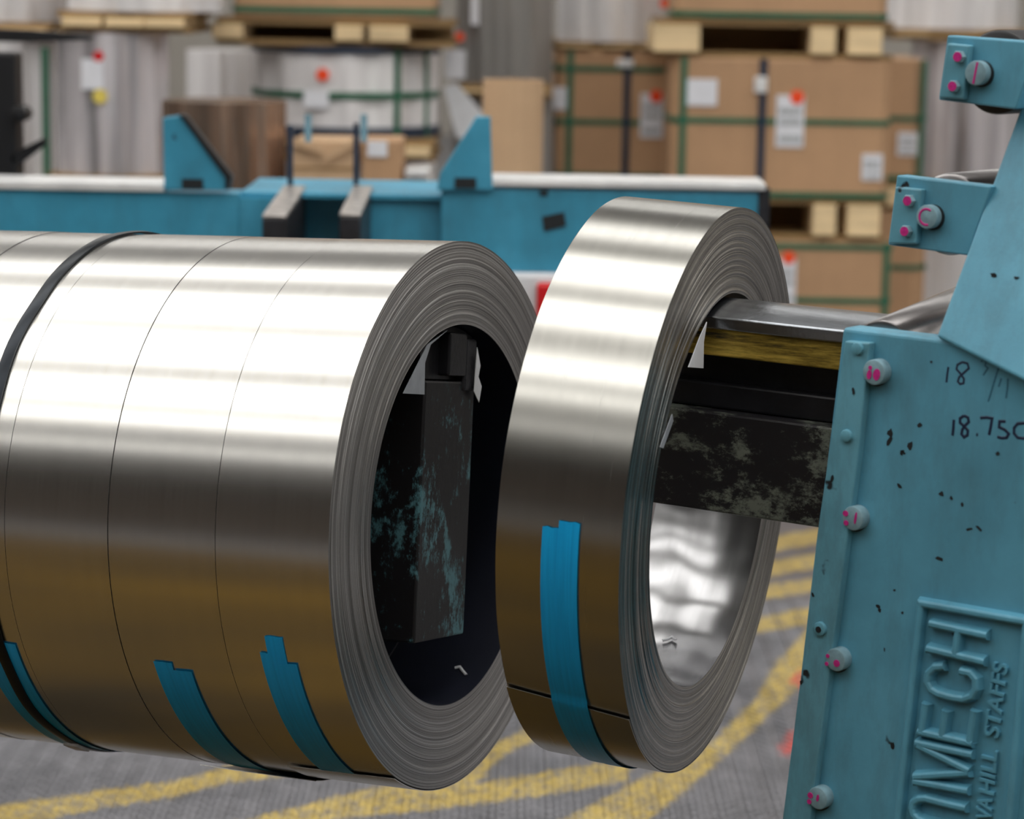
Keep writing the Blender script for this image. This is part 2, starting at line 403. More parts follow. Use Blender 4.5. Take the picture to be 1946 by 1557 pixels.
# raised tread ribs, alternately turned
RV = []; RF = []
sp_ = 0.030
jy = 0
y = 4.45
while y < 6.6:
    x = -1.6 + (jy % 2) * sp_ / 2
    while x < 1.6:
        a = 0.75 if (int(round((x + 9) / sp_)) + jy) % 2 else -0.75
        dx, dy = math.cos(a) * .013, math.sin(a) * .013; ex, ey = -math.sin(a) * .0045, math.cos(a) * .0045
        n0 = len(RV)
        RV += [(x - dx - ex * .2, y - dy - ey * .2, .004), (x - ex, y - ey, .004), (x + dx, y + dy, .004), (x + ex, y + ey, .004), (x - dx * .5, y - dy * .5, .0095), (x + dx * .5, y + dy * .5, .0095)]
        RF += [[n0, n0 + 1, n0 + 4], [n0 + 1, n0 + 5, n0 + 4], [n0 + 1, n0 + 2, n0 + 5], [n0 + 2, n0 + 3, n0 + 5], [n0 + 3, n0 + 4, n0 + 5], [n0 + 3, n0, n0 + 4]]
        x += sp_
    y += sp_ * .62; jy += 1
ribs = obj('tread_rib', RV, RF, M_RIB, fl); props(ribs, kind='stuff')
for o_ in (plate, ribs):
    # children of the floor: object space is offset by the floor's base
    me = o_.data; off = mw(fl).translation
    pa = me.attributes.new('paint', 'FLOAT', 'POINT'); ra = me.attributes.new('red', 'FLOAT', 'POINT')
    pr = [paint_at(v.co.x + off.x, v.co.y + off.y) for v in me.vertices]
    pa.data.foreach_set('value', [p for p, r in pr]); ra.data.foreach_set('value', [r for p, r in pr])
# unseen yellow sheet added on the near floor for the coils' gold reflection
def gold_reflection_material():
    m, t, b = nt('gold_reflection_paint')
    n = noise(t, 1.1, 6, .65); n2 = noise(t, 9, 5, .7)
    c = ramp(t, n, [(0.36, (.022, .016, .008)), (0.52, (.085, .047, .004)), (0.7, (.15, .085, .007))])
    c = mixc(t, ramp(t, n2, [(0.5, (0, 0, 0)), (0.7, (.7, .7, .7))]), c, (.02, .016, .012))
    t.links.new(c, b.inputs['Base Color']); b.inputs['Roughness'].default_value = 0.6; b.inputs['Specular IOR Level'].default_value = 0.15; return m
M_GOLD_REFL = gold_reflection_material()
obj('gold_reflection_sheet', *hbox(-9, 9, -5.5, 0.55, .001, .004), M_GOLD_REFL, fl)

# ------------------------------------------------------------------ coils
def coil_matrix(c, yaw, tilt):
    a = camdir(math.cos(tilt) * math.cos(yaw), math.sin(tilt), -math.cos(tilt) * math.sin(yaw))
    away = camdir(math.cos(tilt) * math.sin(yaw), 0, math.cos(tilt) * math.cos(yaw))
    up = a.cross(away).normalized(); away = up.cross(a).normalized()
    p = cam2world(*c)
    return Matrix(((a.x, away.x, up.x, p.x), (a.y, away.y, up.y, p.y), (a.z, away.z, up.z, p.z), (0, 0, 0, 1)))
MA = coil_matrix((-0.0732, 0.1406, 3.2319), 0.4117, 0.0488)
M2 = coil_matrix((0.2612, 0.1041, 3.1193), 0.3684, 0.1229)
RO, RI = 0.365, 0.2545
def cp(t, phi, r): return Vector((t, -math.cos(phi) * r, math.sin(phi) * r))
def on_coil(M, px, py, r=RO):
    I = M.inverted(); o = I @ CP; d = (I.to_3x3() @ ray(px, py))
    A = d.y * d.y + d.z * d.z; B = 2 * (o.y * d.y + o.z * d.z); C = o.y * o.y + o.z * o.z - r * r
    q = B * B - 4 * A * C
    k = -B / (2 * A) if q < 0 else (-B - math.sqrt(q)) / (2 * A)
    p = o + d * k; return p.x, math.atan2(p.z, -p.y)
def lathe(profile, n, closed=False, wob=None):
    V = []; Fc = []
    for (x, r) in profile:
        for k in range(n):
            a = 2 * math.pi * k / n; V.append(cp(x, a, r * (1 + (wob(a) if wob else 0))))
    for j in range(len(profile) - 1):
        for k in range(n):
            Fc.append([j * n + k, j * n + (k + 1) % n, (j + 1) * n + (k + 1) % n, (j + 1) * n + k])
    return V, Fc
def face_profile(x, s, amp, fine, rings, seed, ri=RI, ro=RO):
    """radial run of the wound end: laps stand in and out a little"""
    rnd = random.Random(seed); waves = [(rnd.uniform(20, 260), rnd.uniform(0, 6.3), rnd.uniform(.3, 1)) for _ in range(7)]
    out = []
    for i in range(rings + 1):
        u = i / rings; r = ri + (ro - ri) * u
        w = sum(k * math.sin(f * u * .35 + p) for f, p, k in waves) / 4
        e = amp * w + rnd.gauss(0, fine)
        if i in (0, rings): e = -abs(e) * .3
        out.append((x + s * e, r))
    return out
def flap(t0, t1, pa0, pa1, span, r, lift, decay, th=.0009, n=60, nt_=6):
    """last lap of strip with its free tail at pa0 (t0 side) .. pa1 (t1 side), running down round the coil"""
    V = []; Fc = []
    for layer in (0, 1):
        for i in range(n + 1):
            s = i / n
            for j in range(nt_ + 1):
                w = j / nt_; ph = (pa0 + (pa1 - pa0) * w) - span * s
                rr = r + .0005 + lift * math.exp(-span * s / decay) + (th if layer else 0)
                V.append(cp(t0 + (t1 - t0) * w, ph, rr))
    m = nt_ + 1; L = (n + 1) * m
    for i in range(n):
        for j in range(nt_):
            a = i * m + j; Fc.append([a, a + 1, a + m + 1, a + m]); a += L; Fc.append([a, a + m, a + m + 1, a + 1])
    for j in range(nt_): Fc.append([j, L + j, L + j + 1, j + 1])
    for i in range(n):
        for j in (0, nt_): a = i * m + j; Fc.append([a, a + m, L + a + m, L + a])
    return V, Fc
def tape(t0, t1, pa, pb, r, n=90, th=.0005, jag=.0008, seed=0, step=None):
    rnd = random.Random(seed); V = []; Fc = []; k = 4
    for i in range(n + 1):
        ph = pa + (pb - pa) * i / n
        for j in range(k + 1):
            w = j / k; dp = 0
            if i == 0: dp = rnd.uniform(-jag, jag) / r
            rr = r + th
            if step:
                q = min(1, max(0, (step[0] + .03 - ph) / .03)); rr += step[1] * q * q * (3 - 2 * q)
            V.append(cp(t0 + (t1 - t0) * w, ph + dp, rr))
    m = k + 1
    for i in range(n):
        for j in range(k): a = i * m + j; Fc.append([a, a + m, a + m + 1, a + 1])
    return V, Fc
def build_coil(name, M, t0, t1, label, seed, wind, edge, amp=.0006, fine=.0002, ri=RI, ro=RO, rings=120, n=288, wob=None, face=True, liner=True, group=None):
    root = empty(name, M @ Matrix.Translation((t1, 0, 0)), label, 'steel coil', group)
    L = t1 - t0
    obj('outer_lap', *lathe([(-L, ro)] + [(-L + L * k / 6, ro) for k in range(1, 6)] + [(0, ro)], n, wob=wob), wind, root, local=True, smooth=True)
    if face:
        obj('wound_end', *lathe(face_profile(0, 1, amp, fine, rings, seed, ri, ro), n, wob=wob), edge, root, local=True, smooth=True)
    else:
        obj('wound_end', *lathe([(0, ri), (0, ro)], 96), edge, root, local=True)
    obj('wound_end', *lathe([(-L, ro), (-L, ri)], 96), edge, root, local=True)
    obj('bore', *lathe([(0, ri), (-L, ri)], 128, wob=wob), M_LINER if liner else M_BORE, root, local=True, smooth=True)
    return root
GAP = .0012
GRP = None
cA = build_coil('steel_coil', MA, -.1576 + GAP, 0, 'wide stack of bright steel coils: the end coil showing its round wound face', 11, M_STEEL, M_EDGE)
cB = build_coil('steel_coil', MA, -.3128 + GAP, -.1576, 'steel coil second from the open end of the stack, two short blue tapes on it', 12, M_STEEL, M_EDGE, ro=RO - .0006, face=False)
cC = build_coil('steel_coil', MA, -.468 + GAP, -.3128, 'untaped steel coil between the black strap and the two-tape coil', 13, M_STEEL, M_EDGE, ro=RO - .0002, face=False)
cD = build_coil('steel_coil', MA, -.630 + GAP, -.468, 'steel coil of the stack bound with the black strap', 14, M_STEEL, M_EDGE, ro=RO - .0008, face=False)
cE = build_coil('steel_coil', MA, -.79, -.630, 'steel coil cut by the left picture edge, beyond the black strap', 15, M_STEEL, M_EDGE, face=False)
cA['label'] = 'end coil of the steel stack, showing its round wound face and dark bore'
wob2 = lambda a: .0011 * math.sin(5 * a + 1) + .0007 * math.sin(11 * a + .4) + .0004 * math.sin(23 * a)
c2 = build_coil('steel_coil', M2, -.1545, 0, 'single narrow steel coil hanging alone on the black arm beside the blue machine', 21, M_STEEL2, M_EDGE2, amp=.0010, fine=.0003, ri=.2555, rings=130, wob=wob2, liner=False)
def tl(root, M): return (M.inverted() @ mw(root)).translation.x      # axial offset of a coil root inside its stack
def add_tape(root, M, pl, pr, seed, pb=-2.1, r=RO, lift=.0004, step=None):
    o = tl(root, M); a = on_coil(M, *pl); b = on_coil(M, *pr)
    g = tape(a[0] - o, b[0] - o, (a[1] + b[1]) / 2, pb, r + lift, seed=seed, step=step)
    return obj('blue_tape', *g, M_TAPE, root, local=True, smooth=True)
add_tape(cA, MA, (503, 1208), (537, 1211), 1, lift=.0006); add_tape(cA, MA, (495, 1240), (528, 1242), 2, lift=.0011); add_tape(cA, MA, (531, 1259), (565, 1261), 3, lift=.0015)
add_tape(cB, MA, (292, 1256), (326, 1258), 4, lift=.0006); add_tape(cB, MA, (331, 1273), (365, 1276), 5, lift=.0011)
add_tape(cD, MA, (2, 1221), (29, 1223), 6, lift=.0006); add_tape(cD, MA, (-34, 1232), (4, 1236), 7, lift=.0006)
add_tape(c2, M2, (1032, 1003), (1069, 1001), 8, lift=.0016, step=(on_coil(M2, 1050, 1326)[1], .0022)); add_tape(c2, M2, (1064, 990), (1104, 993), 9, lift=.0020, step=(on_coil(M2, 1085, 1335)[1], .0024))
def add_tail(root, M, p0, p1, lift, decay, t0, t1, wind, span=2.6):
    a = on_coil(M, *p0)[1]; b = on_coil(M, *p1)[1]
    return obj('tail_lap', *flap(t0, t1, a, b, span, RO, lift, decay), wind, root, local=True, smooth='auto')
add_tail(c2, M2, (969, 1303), (1195, 1365), .0016, .6, -.1545, 0, M_STEEL2)
add_tail(cA, MA, (545, 1452), (742, 1476), .0015, .5, -.1564, 0, M_STEEL, 1.8)
tb = obj('tail_lap', *flap(-.154, 0, math.radians(-72), math.radians(-79), 1.2, RO, .006, .35), M_STEEL, cB, local=True, smooth='auto')
# black strap round coil D
oD = tl(cD, MA); ts = -.504 - oD
sb = []
n = 160; w2 = .0085
V = []; Fc = []
for k in range(n):
    a = 2 * math.pi * k / n; dx = .0012 * math.sin(9 * a) + .0008 * math.sin(17 * a + 1)
    for (x, r) in ((-w2, RO + .0005), (-w2, RO + .0030), (0, RO + .0042), (w2, RO + .0030), (w2, RO + .0005)): V.append(cp(ts + x + dx, a, r))
for k in range(n):
    for j in range(4): Fc.append([k * 5 + j, ((k + 1) % n) * 5 + j, ((k + 1) % n) * 5 + j + 1, k * 5 + j + 1])
st = obj('strap', V, Fc, M_STRAP, cD, local=True, smooth='auto', angle=.4); st['label'] = 'black steel strap round the coil'
V, Fc = [], []
for (x, r, e) in ((-.013, .004, .05), (.013, .004, .05)): pass
sg = flap(ts - .011, ts + .011, math.radians(-68), math.radians(-68), .09, RO + .003, 0, 1, th=.004, n=6, nt_=3)
obj('strap_seal', *sg, M_GALV, st, local=True)
# interleaf paper scraps hanging in the bores
def scrap(name, root, M, pix, r, mat, th=.0006):
    pts = []
    for px, py, t in pix:
        I = M.inverted(); o = I @ CP; d = I.to_3x3() @ ray(px, py); k = (t - o.x) / d.x; pts.append(o + d * k)
    off = tl(root, M); V = [p - Vector((off, 0, 0)) for p in pts]
    Vv, Ff = prismg(V, Vector((th, 0, 0)), Vector((-th, 0, 0)))
    return obj(name, Vv, Ff, mat, root, local=True)
scrap('paper_flap', cA, MA, [(850,628,-.004),(812,655,-.004),(766,748,-.004),(806,750,-.004),(807,690,-.004),(818,655,-.004)], RI, M_PAPER2)
scrap('paper_flap', c2, M2, [(1343,612,.002),(1330,640,.002),(1308,698,.002),(1336,700,.002),(1337,650,.002)], RI, M_PAPER)
scrap('paper_sliver', c2, M2, [(1277,787,.002),(1254,850,.002),(1260,852,.002),(1279,800,.002)], RI, M_PAPER2)

# ------------------------------------------------------------------ arm inside the stack
aL = empty('coil_arm', MA @ Matrix.Translation((-.018, 0, 0)), 'scuffed black square arm carrying the coil stack, its end seen in the bore', 'arm')
hw = .078
obj('bar', *boxg(-1.7, 0, -hw, hw, -.168, .178), M_SCUFF2, aL, local=True, bevel=.003)
top = []
for k in range(13):
    a = math.radians(-19 + 38 * k / 12); top.append(Vector((0, math.sin(a) * .2525, math.cos(a) * .2525)))
top += [Vector((0, hw * .92, .18)), Vector((0, -hw * .92, .18))]
obj('saddle', *prismg(top, Vector((-1.7, 0, 0)), Vector((-.01, 0, 0))), M_GREASE, aL, local=True)
obj('end_stop', *boxg(-.012, .006, -.02, .035, .185, .243), M_GREASE, aL, local=True, bevel=.003)
obj('corner_lug', *boxg(-.012, .004, .036, .072, .165, .236), M_IRON, aL, local=True, bevel=.004)
rnd = random.Random(4)
pts = [Vector((.008, .062, .225)), Vector((.008, .075, .20)), Vector((.008, .070, .185)), Vector((.008, .082, .172)), Vector((.008, .076, .15)), Vector((.008, .066, .158)), Vector((.008, .058, .165)), Vector((.008, .060, .195))]
obj('torn_paper', *prismg(pts, Vector((.0005, 0, 0)), Vector((-.0005, 0, 0))), M_PAPER, aL, local=True)
obj('upright', *boxg(-1.95, -1.7, -.16, .16, -(MA.translation.z), .5), M_BLUE, aL, local=True, bevel=.006)
def on_bore(M, px, py, r):
    I = M.inverted(); o = I @ CP; d = I.to_3x3() @ ray(px, py)
    A = d.y * d.y + d.z * d.z; B = 2 * (o.y * d.y + o.z * d.z); C = o.y * o.y + o.z * o.z - r * r
    return M @ (o + d * ((-B + math.sqrt(max(0, B * B - 4 * A * C))) / (2 * A)))
def curl(M, pix, label):
    pts = [on_bore(M, *p, .2525) for p in pix]; up_ = (M @ Vector((0, 0, 0)) - pts[0]).normalized()
    o = obj('paper_curl', *sweepg(pts, up_, .0022, .002), M_PAPER); props(o, label, 'paper')
curl(MA, [(864, 1270), (874, 1268), (880, 1276), (886, 1283)], 'tiny white paper curl lying in the dark bore of the coil stack')
curl(M2, [(1259, 1218), (1268, 1216), (1276, 1212), (1284, 1217)], 'tiny white paper curl lying in the bright bore of the single coil')
# ------------------------------------------------------------------ blue roller stand
hx = camdir(.761, .115, -.639); hx.z = 0; hx.normalize()
UP = Vector((0, 0, 1)); aw2 = UP.cross(hx).normalized()
P0 = CP + ray(1590, 850) * 2.85
base = Vector((P0.x, P0.y, 0))
MP = Matrix(((hx.x, aw2.x, 0, base.x), (hx.y, aw2.y, 0, base.y), (hx.z, aw2.z, 1, base.z), (0, 0, 0, 1)))
IP = MP.inverted()
def pm(px, py, off=0.0):
    """pixel -> point on the stand's front plane (local: s right, y away, z up), off metres towards the camera"""
    o = IP @ CP; d = IP.to_3x3() @ ray(px, py); k = (-off - o.y) / d.y; return o + d * k
stand = empty('roller_stand', MP, 'tall blue machine stand with roller column and raised maker plate, chipped paint and marker writing', 'machine')
NRM = Vector((0, -1, 0))
def lprism(pts, y0, y1): return prismg([Vector((p.x, 0, p.z)) for p in pts], Vector((0, y0, 0)), Vector((0, y1, 0)))
tlc = pm(1601, 622); blc = pm(1487, 1557)
k = tlc.z / (tlc.z - blc.z); foot = Vector((tlc.x + (blc.x - tlc.x) * k, 0, 0))
xr = tlc.x + .62
trc = pm(1790, 642)
obj('front_plate', *lprism([tlc, foot, Vector((xr, 0, 0)), Vector((xr, 0, trc.z))], 0, .035), M_BLUE, stand, local=True, bevel=.005, seg=3)
obj('rear_plate', *lprism([Vector((tlc.x + .06, 0, tlc.z - .02)), Vector((foot.x + .06, 0, 0)), Vector((xr, 0, 0)), Vector((xr, 0, trc.z - .02))], .50, .535), M_BLUE, stand, local=True, bevel=.004)
obj('base_foot', *boxg(foot.x - .05, xr + .05, -.06, .6, 0, .03), M_BLUE, stand, local=True, bevel=.004)
# leaning column above
hp = pm(1782, 642); TILT = math.radians(20)
def pcol(px, py):
    o = IP @ CP; d = IP.to_3x3() @ ray(px, py); n = Vector((0, -math.cos(TILT), math.sin(TILT)))
    q = Vector((hp.x, -.004, hp.z)); k = (q - o).dot(n) / d.dot(n); return o + d * k
cpts = [pcol(*p) for p in ((1781, 641), (1946, 724), (2080, 792), (2200, 200), (2080, -150), (2055, -150), (1946, 193))]
nn = Vector((0, -math.cos(TILT), math.sin(TILT)))
obj('column_plate', *prismg(cpts, nn * .003, nn * -.035), M_BLUE, stand, local=True, bevel=.004, seg=3)
# ------------------------------------------------------------------ arm carrying the single coil
am = camdir(.873, .117, -.473)
aw = (Vector((0, 0, 1)).cross(am)).normalized(); upm = am.cross(aw).normalized()
pc = M2.translation
MM = Matrix(((am.x, aw.x, upm.x, pc.x), (am.y, aw.y, upm.y, pc.y), (am.z, aw.z, upm.z, pc.z), (0, 0, 0, 1)))
def armg(g): return [MM @ v for v in g[0]], g[1]
X0, X1 = -.125, .265
arm = obj('support_arm', *armg(boxg(X0, X1, -.034, .034, .09, .19)), M_GREASE, stand); arm['label'] = 'greasy black arm carrying the single coil'
R_ = .249
top = []
for k in range(17):
    a = math.radians(-18 + 36 * k / 16); top.append(Vector((0, math.sin(a) * R_, math.cos(a) * R_)))
top += [Vector((0, .077, .2215)), Vector((0, -.077, .2215))]
def xprism(pts, x0, x1): return prismg(pts, Vector((x0, 0, 0)), Vector((x1, 0, 0)))
obj('saddle_cap', *armg(xprism(top, X0, X1)), M_DARKCAP, arm, smooth='auto', angle=.3, bevel=.002)
obj('brass_strip', *armg(boxg(X0, X1, -.071, .071, .187, .2212)), M_BRASS, arm, bevel=.002)
obj('ledge_bar', *armg(boxg(X0, X1, -.055, .055, .118, .150)), M_GREASE, arm, bevel=.003)
obj('lower_block', *armg(boxg(X0, X1, -.077, .077, -.010, .117)), M_SCUFF, arm, bevel=.003)

# keeper strip down the left edge
kp = [pm(*p, .012) for p in ((1605, 648), (1573, 872), (1552, 1017), (1521, 1285), (1488, 1545), (1478, 1625), (1530, 1625), (1541, 1545), (1586, 1200), (1630, 869), (1653, 652))]
obj('keeper_strip', *lprism(kp, -.012, .001), M_BLUE_EDGE, stand, local=True, bevel=.002)
def lcyl(px, py, off0, off1, r, n=28, rim=.002):
    p = pm(px, py, off1); return cylg((p.x, -off0, p.z), (p.x, -off1, p.z), r, n, rim=rim)
def dot(px, py, off, r, mat, name='paint_mark', sx=1.0, sz=1.0, rot=0):
    p = pm(px, py, off); pts = []
    for i in range(12):
        a = 2 * math.pi * i / 12; u = math.cos(a) * r * sx; v = math.sin(a) * r * sz
        pts.append(Vector((p.x + u * math.cos(rot) - v * math.sin(rot), 0, p.z + u * math.sin(rot) + v * math.cos(rot))))
    return lprism(pts[::-1], -off - .0006, -off + .001)
pins = [(1660, 708, .0150), (1620, 986, .0145), (1587, 1255, .0140), (1553, 1518, .0140)]
marks = {0: [(1652, 712, 5, 1, 1.8), (1666, 712, 7.5, 1, 1.5), (1654, 699, 4, 1, 1)], 1: [(1607, 976, 5.5, 1.1, 1), (1608, 994, 5, 1.1, 1), (1626, 985, 3, .8, 4)], 2: [(1573, 1247, 4, 1, 1), (1571, 1262, 4, 1, 1), (1590, 1261, 7, 1, 1)], 3: [(1540, 1512, 6, 1, 1), (1538, 1524, 5, 1, 1), (1554, 1517, 4, .7, 1.8)]}
for i, (px, py, r) in enumerate(pins):
    p = pm(px, py, .02)
    obj('pin_shadow', *lcyl(px + 3, py + 1, -.002, .0040, r * 1.06, rim=.001), M_CHIP_SHADE, stand, local=True)  # black disc set off sideways as the pin's shadow crescent
    h = obj('pin_head', *lcyl(px, py, -.002, .0150, r), M_PALE, stand, local=True, smooth='auto')
    V, Fc = join(*[dot(a, b, .0152, rr * .00062, M_PINK, sx=sx, sz=sz, rot=-.12) for a, b, rr, sx, sz in marks[i]])
    obj('pink_paint_mark', V, Fc, M_PINK, h, local=True)
    if i: obj('roller', *cylg((p.x, .05, p.z), (p.x, .49, p.z), .047, 40, rim=.004), M_CHROME, stand, local=True, smooth='auto')
q0 = pm(1676, 672, -.05); q1 = pm(1850, 596, -.30)
obj('chrome_roller', *cylg(q0, q1, .040, 40, rim=.003), M_CHROME, stand, local=True, smooth='auto')
for (px, py, r) in ((1627, 663, .0075), (1606, 829, .0075), (1556, 1196, .0085)):
    obj('screw', *lcyl(px, py, 0, .0165, r, 14, .0018), M_BLUE_EDGE, stand, local=True, smooth='auto')
sc = pm(1555, 1197, .017); obj('screw_socket', *cylg((sc.x, -.015, sc.z), (sc.x, -.0172, sc.z), .004, 8), M_CHIP_SHADE, stand, local=True)
# two roller brackets on the column, each with keeper, two bolts and a pin
BR = [dict(o=[(1800,67),(1783,190),(1930,208),(1975,80)], k=[(1800,82),(1783,186),(1831,189),(1835,150),(1843,86)], b=[(1817,108),(1807,164)], p=(1850,139), mk='line', roll=M_RUBBER),
      dict(o=[(1704,333),(1687,466),(1840,486),(1885,354)], k=[(1701,355),(1687,463),(1741,464),(1745,420),(1751,360)], b=[(1721.5,382),(1716,440)], p=(1757,413), mk='ring', roll=M_CHROME)]
YB = -.045          # brackets sit behind the column face
for d in BR:
    pts = [pm(*q, YB) for q in d['o']]
    br = obj('roller_bracket', *lprism(pts, -YB, -YB + .022), M_BLUE, stand, local=True, bevel=.002)
    obj('keeper', *lprism([pm(*q, YB + .010) for q in d['k']], -YB - .010, -YB + .001), M_BLUE_EDGE, br, local=True, bevel=.002)
    for q in d['b']:
        p = pm(*q, YB + .02)
        obj('bolt', *cylg((p.x, -YB, p.z), (p.x, -YB - .017, p.z), .0072, 6, rim=.001), M_PALE, br, local=True)
        obj('pink_paint_mark', *cylg((p.x, -YB - .0165, p.z), (p.x, -YB - .0176, p.z), .0055, 12), M_PINK, br, local=True)
    p = pm(*d['p'], YB + .018)
    obj('pin_shadow', *cylg((p.x + .0012, -YB + .001, p.z - .001), (p.x + .0012, -YB - .003, p.z - .001), .0148, 28), M_CHIP_SHADE, br, local=True)  # same black disc standing for the shadow beside the bracket pin
    obj('pin_head', *cylg((p.x, -YB, p.z), (p.x, -YB - .014, p.z), .0138, 28, rim=.0015), M_PALE, br, local=True, smooth='auto')
    if d['mk'] == 'line':
        obj('pink_paint_mark', *sweepg([(p.x + .002, -YB - .014, p.z + .012), (p.x - .002, -YB - .014, p.z - .012)], NRM, .0014, .0006), M_PINK, br, local=True)
    else:
        ring = [(p.x + math.cos(a) * .0092, -YB - .014, p.z + math.sin(a) * .0092) for a in [2 * math.pi * i / 20 for i in range(3, 17)]]
        obj('pink_paint_mark', *sweepg(ring, NRM, .0014, .0006), M_PINK, br, local=True)
    obj('roller', *cylg((p.x, -YB + .035, p.z), (p.x, .50, p.z), .0478, 48, rim=.004), d['roll'], br, local=True, smooth='auto')
# raised maker plate
def corner(px, py): return pm(px, py)
fr = [pm(*q) for q in ((1756, 1145), (1957, 1180), (1912, 1700), (1700, 1665))]
mk = obj('maker_plate_frame', *sweepg([(p.x, 0, p.z) for p in fr], NRM, .0068, .0105, .002, closed=True), M_BLUE, stand, local=True, bevel=.0008)
def stroke(c, sx, ox, oy, off=0.0): return [pm(ox + x / sx, oy + y / sx, off) for x, y in c]
c7 = lambda c: stroke(c, 3.408, 1500, 1100); c1 = lambda c: stroke(c, 6.861, 1680, 1330)
LET = {
 'H': [c7([(932, 283), (1308, 362)]), c7([(915, 445), (1290, 532)]), c7([(1118, 330), (1096, 485)])],
 'C': [c7([(1030, 560), (965, 566), (925, 605), (915, 660), (940, 710), (990, 738), (1080, 762), (1150, 772), (1205, 752), (1232, 705), (1228, 645), (1195, 605), (1130, 590)])],
 'E': [c1([(492, 400), (1205, 555)]), c1([(535, 405), (590, 35)]), c1([(800, 465), (852, 125)]), c1([(1158, 540), (1222, 125)])],
 'M': [c1([(462, 545), (1205, 705)]), c1([(480, 575), (1160, 915)]), c1([(1160, 935), (440, 985)]), c1([(435, 1045), (1150, 1175)])],
 'O': [c1([(1120, 1400), (800, 1325), (590, 1270), (500, 1275), (430, 1320), (410, 1400), (430, 1480), (500, 1545), (600, 1580), (1070, 1690)])],
}
for ch, ss in LET.items():
    V, Fc = join(*[sweepg([(p.x, 0, p.z) for p in s], NRM, .0067, .0115, .001) for s in ss])
    obj('raised_letter', V, Fc, M_BLUE, mk, local=True, bevel=.0006)
def small_text(txt, p_bl, p_end, hpx):
    """cast lettering reading upwards along the plate"""
    cu = bpy.data.curves.new('t', 'FONT'); cu.body = txt; cu.extrude = .02; cu.bevel_depth = .012; cu.offset = .012
    to = bpy.data.objects.new('t', cu); COL.objects.link(to)
    dg = bpy.context.evaluated_depsgraph_get(); me = bpy.data.meshes.new_from_object(to.evaluated_get(dg))
    xs = [v.co.x for v in me.vertices]; ys = [v.co.y for v in me.vertices]
    a = pm(*p_bl); b = pm(*p_end); ex = (b - a); L = ex.length; ex.normalize(); ey = ex.cross(NRM) * -1
    h = pm(p_bl[0] - hpx, p_bl[1] - hpx * .15); hh = abs((h - a).dot(ey))
    w = max(xs) - min(xs); hg = max(ys) - min(ys)
    V = []
    for v in me.vertices:
        V.append(a + ex * ((v.co.x - min(xs)) / w * L) + ey * ((v.co.y - min(ys)) / hg * hh) + NRM * (v.co.z * .10 + .0012))
    Fc = [list(p.vertices) for p in me.polygons]
    bpy.data.objects.remove(to); bpy.data.meshes.remove(me)
    return obj('raised_lettering', V, Fc, M_BLUE, mk, local=True)
small_text('STAFFS', (1901, 1404), (1919, 1264), 30)
small_text('HILL', (1892, 1512), (1899, 1428), 30)
small_text('VA', (1886, 1562), (1890, 1518), 30)
# marker writing
c4 = lambda c: stroke(c, 5.988, 1700, 640)
def ink(strokes, mat, w, name='marker_writing'):
    V, Fc = join(*[sweepg([(p.x, 0, p.z) for p in c4(s)], NRM, w, .0004, .0002) for s in strokes]); return obj(name, V, Fc, mat, stand, local=True)
ink([[(675, 945), (670, 1030), (660, 1125)],
     [(790, 900), (745, 930), (745, 980), (790, 1020), (835, 1070), (830, 1120), (790, 1145), (762, 1110), (770, 1060), (800, 1015), (845, 970), (835, 920), (790, 900)],
     [(930, 1112), (950, 1118)], [(975, 925), (1050, 920), (1110, 930), (1095, 1020), (1075, 1120)],
     [(1265, 965), (1195, 965), (1190, 1030), (1255, 1060), (1300, 1105), (1275, 1150), (1220, 1155), (1170, 1140)],
     [(1470, 985), (1400, 990), (1360, 1040), (1360, 1100), (1400, 1150), (1470, 1160), (1540, 1120), (1550, 1040), (1510, 990), (1470, 985)]], M_INK, .0021)
ink([[(612, 345), (600, 430), (590, 520)], [(770, 290), (715, 320), (705, 370), (750, 420), (790, 480), (785, 530), (745, 540), (720, 510), (735, 460), (790, 410), (845, 360), (830, 305), (770, 290)]], M_INK, .0016)
ink([[(985, 285), (1015, 255), (1040, 300), (1030, 330), (1062, 358), (1010, 440)], [(1205, 290), (1150, 460), (1065, 740)], [(1305, 280), (1250, 360)], [(1215, 475), (1185, 570)], [(1290, 475), (1285, 580), (1268, 700)]], M_FADED, .0013)
# bare chips knocked out of the paint
rnd = random.Random(9)
CH = [(1692,823,7,9),(1690,838,5,12),(1748,808,6,5),(1730,848,6,10),(1716,860,7,4),(1710,924,7,4),(1789,939,6,5),(1808,947,4,4),(1829,959,4,4),(1842,1006,9,3),(1860,1004,8,3),(1785,1062,9,4),(1668,1152,6,4),(1672,1160,4,5),(1697,1418,5,9),(1681,1235,2,5),
      (1892,525,8,4),(1935,530,6,3),(1896,862,5,4),(1715,858,5,3),(1622,743,4,8),(1631,780,4,5),(1582,910,4,8),(1588,1063,4,8),(1545,1131,4,5),(1577,1187,6,7),(1584,1208,4,4),(1523,1297,4,5),(1565,1360,4,4),(1554,1430,4,4),(1713,862,4,4),(1715,1165,3,3),(1737,1540,3,3),(1770,688,3,3),(1700,1122,3,3)]
V = []; Fc = []
for px, py, a, b in CH:
    strip = px < 1480 + (1660 - py) * .155 and py > 650
    col_ = py < 640 and px > 1800
    o = .0124 if strip else .0
    p = pcol(px, py) + nn * .004 if col_ else pm(px, py, o)
    n0 = len(V); rot = rnd.uniform(-.6, .6); m = 9
    for i in range(m):
        t_ = 2 * math.pi * i / m; rr = rnd.uniform(.65, 1.15); u = math.cos(t_) * a * rr * .00062; v = math.sin(t_) * b * rr * .00062
        V.append(p + Vector((u * math.cos(rot) - v * math.sin(rot), -.0004, u * math.sin(rot) + v * math.cos(rot))))
    Fc.append(list(range(n0 + m - 1, n0 - 1, -1)))
props(obj('paint_chip', V, Fc, M_CHIP_SHADE, stand, local=True), kind='stuff')

